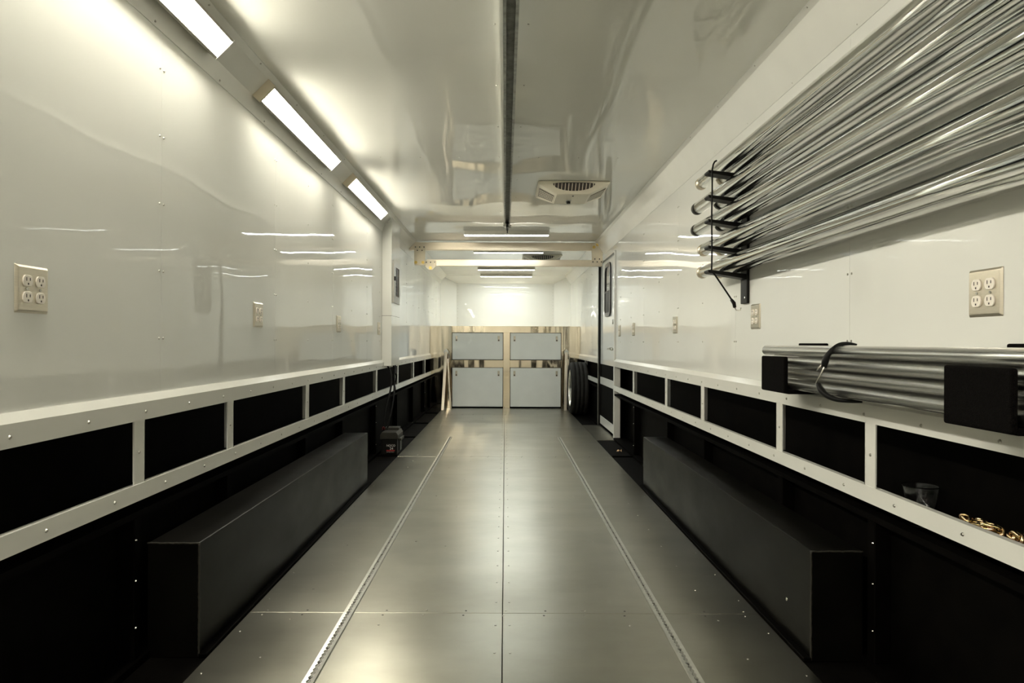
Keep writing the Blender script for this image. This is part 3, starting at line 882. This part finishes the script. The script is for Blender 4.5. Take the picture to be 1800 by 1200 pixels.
# ------------------------------------------------------------------ tube rack on the right wall
ARM_H = [0.351, 0.469, 0.598, 0.716, 0.837]       # top of each arm under the outer tube
XT, XC, SL = 0.988, 1.068, 0.11                   # arm tip, outer tube, slope down to the wall
def rack(y0, label):
    """y0: near face"""
    t = thing('tube_rack', label, 'rack', (W - 0.01, y0, Z(0.24)), 'black arm racks holding the big tubes')
    MB().box(W - 0.0145, W - 0.0006, y0, y0 + 0.088, Z(0.197), Z(0.93)).build('upright', DARK, t, 0.002, 1)
    MB().cyl((W - 0.0145, y0 + 0.02, Z(0.225)), (W - 0.0185, y0 + 0.02, Z(0.225)), 0.006, 8).build('screw', HOOK, t)
    for h in ARM_H:
        xw = W - 0.0143
        top = lambda x: Z(h) - SL * (x - XC)
        MB().prism([(XT, top(XT)), (xw, top(xw)), (xw, top(xw) - 0.024), (XT + 0.006, top(XT) - 0.015), (XT, top(XT) - 0.010)], 'y', y0 + 0.001, y0 + 0.073).build('arm', DARK, t, 0.002, 1)
    return t
RK = 3.325
rack(RK, 'black steel rack with five upturned arms holding the far ends of the big tubes')
rack(0.35, 'black steel rack with five upturned arms at the near ends of the big tubes')
rows = ['bottom', 'second lowest', 'middle', 'second highest', 'top']
ends = [(3.70, 3.62), (3.685, 3.60), (3.82, 3.60), (3.81, 3.62), (3.73, 3.58)]
rt = 0.0326
for i, h in enumerate(ARM_H):
    cosl = 1 / math.sqrt(1 + SL * SL)
    for j, xt in enumerate((XC, XC + 2 * rt + 0.0012)):
        zc = Z(h) - SL * (xt - XC) + rt / cosl + 0.0006
        y_near = -1.9 - 0.07 * ((i * 3 + j) % 4)
        o = MB().pipe((xt, y_near, zc), (xt, ends[i][j], zc), rt, rt - 0.003, 40).build('metal_tube', CHROME)
        tag(o, 'big polished metal tube on the %s rack arm, %s' % (rows[i], 'outer of the pair' if j == 0 else 'tucked in against the wall'), 'tube', 'big polished tubes on the wall rack')
        ye = ends[i][j]
        MB().pipe((xt, ye - 0.035, zc), (xt, ye + 0.004, zc), rt + 0.0004, rt - 0.004, 40).build('end_collar', GREYD if i in (2, 3) else PLATE, o)
# elastic cord that keeps the tubes on the arms
yb = RK - 0.006
zt, zb_ = Z(ARM_H[-1] + 0.055), Z(ARM_H[0])
XE = 1.002
path = [(XE + 0.022, yb - 0.002, zt - 0.004), (XE + 0.012, yb - 0.004, zt - 0.010), (XE + 0.005, yb - 0.004, zt - 0.024), (XE, yb - 0.002, Z(ARM_H[-1]))]
path += [(XE + 0.001 * math.sin(k), yb - 0.002, Z(ARM_H[-1]) + (zb_ - Z(ARM_H[-1])) * k / 10) for k in range(1, 11)]
path += [(XE + 0.004 + 0.105 * k / 10, yb - 0.002, zb_ - 0.155 * k / 10) for k in range(1, 11)]
bc = thing('elastic_bungee', 'thin black elastic cord stretched down the tips of the rack arms', 'elastic cord', (XE, yb, zb_))
MB().sweep(path, 0.0042, 8).build('cord', CORD, bc)
e = Vector(path[-1])
MB().sweep([e + Vector((-0.014, 0, 0.018)), e, e + Vector((0.004, 0, -0.022))], [0.007, 0.0095, 0.008], 8).build('ferrule', DARK, bc)
MB().sweep([e + Vector((0.004, 0, -0.022)), e + Vector((0.010, 0, -0.032)), e + Vector((0.020, 0.002, -0.036)), e + Vector((0.034, 0.004, -0.034)), e + Vector((0.036, 0.006, -0.022))], 0.0026, 6).build('hook', HOOK, bc)

# ------------------------------------------------------------------ carpeted brackets and the bundle of poles
def bracket(y0, y1, label):
    t = thing('carpeted_bracket', label, 'bracket', (1.10, (y0 + y1) / 2, Z(-0.184)), 'black carpeted brackets holding the pole bundle')
    MB().box(1.026, 1.042, y0, y1, Z(-0.184), Z(-0.048)).build('front_lip', CARPET, t, 0.006, 3)
    MB().box(1.040, W - 0.002, y0, y1, Z(-0.186), Z(-0.170)).build('base_plate', CARPET, t, 0.004, 2)
    MB().box(W - 0.016, W - 0.0005, y0, y1, Z(-0.171), Z(0.002)).build('back_plate', CARPET, t, 0.004, 2)
    return t
bracket(1.383, 1.600, 'large black carpeted bracket holding the pole bundle beside the chain shelf')
bracket(2.510, 2.735, 'smaller black carpeted bracket under the far end of the pole bundle')
rp = 0.0202
BN = ['lowest layer', 'second layer up', 'third layer up']
CN = ['at the open side', 'in the middle', 'next to the wall']
for row in range(4):
    for c in range(3):
        x = 1.0640 + c * 0.0412 + (0.004 if row % 2 else 0.0)
        z = Z(-0.1695) + rp + row * 0.0408
        yend = 2.70 - 0.05 * ((row * 2 + c * 3) % 4)
        if row == 3 and c == 0: yend = 2.785
        o = MB().pipe((x, -0.9 - 0.05 * c, z), (x, yend, z), rp, rp - 0.003, 24).build('metal_pole', CHROME2)
        if row < 3:
            l = 'slim polished pole in the bundle, %s, %s' % (BN[row], CN[c])
        else:
            l = ['slim polished pole on top of the bundle, reaching furthest past the far bracket', 'slim polished pole on top of the bundle, between two others', 'slim polished pole on top of the bundle, against the wall'][c]
        tag(o, l, 'pole', 'slim poles in the strapped bundle')
# rubber strap round the bundle
ys = 2.20
st = thing('bungee_strap', 'black rubber strap with white wire hook around the pole bundle', 'strap', (1.05, ys, Z(-0.1)))
def smooth_path(p, r, n_=6):
    """Catmull-Rom through the points, radii interpolated"""
    p = [Vector(q) for q in p]; P, Rr = [], []
    for i in range(len(p) - 1):
        a, b_, c, d = p[max(i - 1, 0)], p[i], p[i + 1], p[min(i + 2, len(p) - 1)]
        for k in range(n_):
            t = k / n_
            P.append(0.5 * ((2 * b_) + (c - a) * t + (2 * a - 5 * b_ + 4 * c - d) * t * t + (3 * b_ - a - 3 * c + d) * t ** 3))
            Rr.append(r[i] * (1 - t) + r[i + 1] * t)
    return P + [p[-1]], Rr + [r[-1]]
up = [(1.135, ys + 0.005, Z(-0.002)), (1.105, ys, Z(0.001)), (1.078, ys - 0.005, Z(-0.002)), (1.056, ys - 0.010, Z(-0.014)), (1.038, ys - 0.005, Z(-0.036)), (1.032, ys, Z(-0.056)), (1.030, ys + 0.005, Z(-0.076))]
MB().sweep(*smooth_path(up, [0.003, 0.006, 0.007, 0.008, 0.009, 0.0115, 0.009]), 10).build('upper_strap', CORD, st)
MB().sweep([(1.026, ys + 0.004, Z(-0.066)), (1.024, ys + 0.028, Z(-0.078)), (1.024, ys + 0.040, Z(-0.088))], 0.0024, 6).build('wire_hook', HOOK, st)
MB().sweep([(1.024, ys - 0.010, Z(-0.074)), (1.023, ys + 0.012, Z(-0.098)), (1.023, ys + 0.042, Z(-0.124)), (1.024, ys + 0.046, Z(-0.130)), (1.026, ys + 0.040, Z(-0.140)), (1.030, ys + 0.020, Z(-0.138))], 0.0024, 6).build('wire_hook', HOOK, st)
lo = [(1.027, ys + 0.037, Z(-0.132)), (1.029, ys + 0.020, Z(-0.150)), (1.036, ys - 0.002, Z(-0.166)), (1.055, ys - 0.030, Z(-0.177)), (1.085, ys - 0.060, Z(-0.179)), (1.11, ys - 0.08, Z(-0.179))]
MB().sweep(*smooth_path(lo, [0.008, 0.011, 0.009, 0.007, 0.006, 0.004]), 10).build('lower_strap', CORD, st)

# ------------------------------------------------------------------ cup and chain in the shelf behind the lower rail
SH = Z(-0.545)
cx, cy = 1.252, 2.055
cup = MB().lathe([(0.0, 0.0), (0.034, 0.0), (0.036, 0.003), (0.046, 0.095), (0.0495, 0.117), (0.0505, 0.120), (0.0485, 0.1205), (0.0478, 0.117), (0.0445, 0.095), (0.0347, 0.005), (0.0, 0.004)], (cx, cy, SH + 0.0005), 'z', 40).build('plastic_cup', CUPM)
tag(cup, 'clear plastic cup standing in the black shelf left of the chain', 'cup')

chain = thing('metal_chain', 'pile of yellow zinc chain lying in the black shelf behind lower rail', 'chain', (1.25, 1.75, SH))
seg, wires = 10, 16
pts, fs = [], []
for i in range(wires):
    a = 2 * math.pi * i / wires
    c = Vector((0.0115 * math.cos(a), 0.0115 * math.sin(a) + (0.011 if math.sin(a) >= 0 else -0.011), 0))
    rad = Vector((math.cos(a), math.sin(a), 0))
    for k in range(seg):
        b_ = 2 * math.pi * k / seg
        pts.append(c + rad * 0.0045 * math.cos(b_) + Vector((0, 0, 0.0045 * math.sin(b_))))
for i in range(wires):
    for k in range(seg):
        j = (i + 1) % wires
        fs.append((i * seg + k, i * seg + (k + 1) % seg, j * seg + (k + 1) % seg, j * seg + k))
lm = MB().add(pts, fs, True).mesh('link'); lm.materials.append(GOLD)
path = []
N = 90
for i in range(N):
    u = i / N
    a = u * 2 * math.pi * 5.5
    ax_ = 0.036 - 0.008 * math.sin(7 * u)
    ay = 0.10 + 0.035 * math.sin(11 * u + 1)
    if i < 46:
        c = Vector((1.250, 1.79, 0))
    else:
        c = Vector((1.248, 1.62, 0))
    mound = 0.055 if i < 46 else 0.060
    lay = (i % 46) / 46
    p = c + Vector((ax_ * math.cos(a) * (1 - 0.45 * lay), ay * math.sin(a) * (1 - 0.5 * lay), 0.018 + mound * lay + random.uniform(0, 0.012)))
    path.append(p)
for i in range(N):
    t_ = (path[min(i + 1, N - 1)] - path[max(0, i - 1)]).normalized()
    q = t_.to_track_quat('Y', 'Z').to_matrix().to_4x4()
    m4 = Matrix.Translation(path[i] + Vector((0, 0, SH))) @ q @ Matrix.Rotation(R(45 if i % 2 else -45) + random.uniform(-.4, .4), 4, 'Y') @ Matrix.Rotation(random.uniform(-.25, .25), 4, 'X')
    o = link('link', lm)
    o.parent = chain
    o.matrix_parent_inverse = Matrix.Translation(chain.location).inverted()
    o.matrix_local = Matrix.Translation(chain.location).inverted() @ m4
    o.matrix_parent_inverse = Matrix.Identity(4)
    o.matrix_basis = Matrix.Translation(chain.location).inverted() @ m4

# ------------------------------------------------------------------ paper scrap beside the door
mb = MB(); v = []; f = []
for i in range(5):
    for j in range(4):
        v.append((1.075 + i * 0.011 + random.uniform(-.004, .004), 6.52 + j * 0.012, 0.001 + abs(random.gauss(0, 0.010))))
for i in range(4):
    for j in range(3):
        f.append((i * 4 + j, i * 4 + j + 1, (i + 1) * 4 + j + 1, (i + 1) * 4 + j))
sc = mb.add(v, f).build('paper_scrap', SCRAP)
md = sc.modifiers.new('thickness', 'SOLIDIFY'); md.thickness = 0.0008
tag(sc, 'small crumpled tan scrap lying on the black strip before the entry door', 'scrap')
sc.location.z -= 0.006
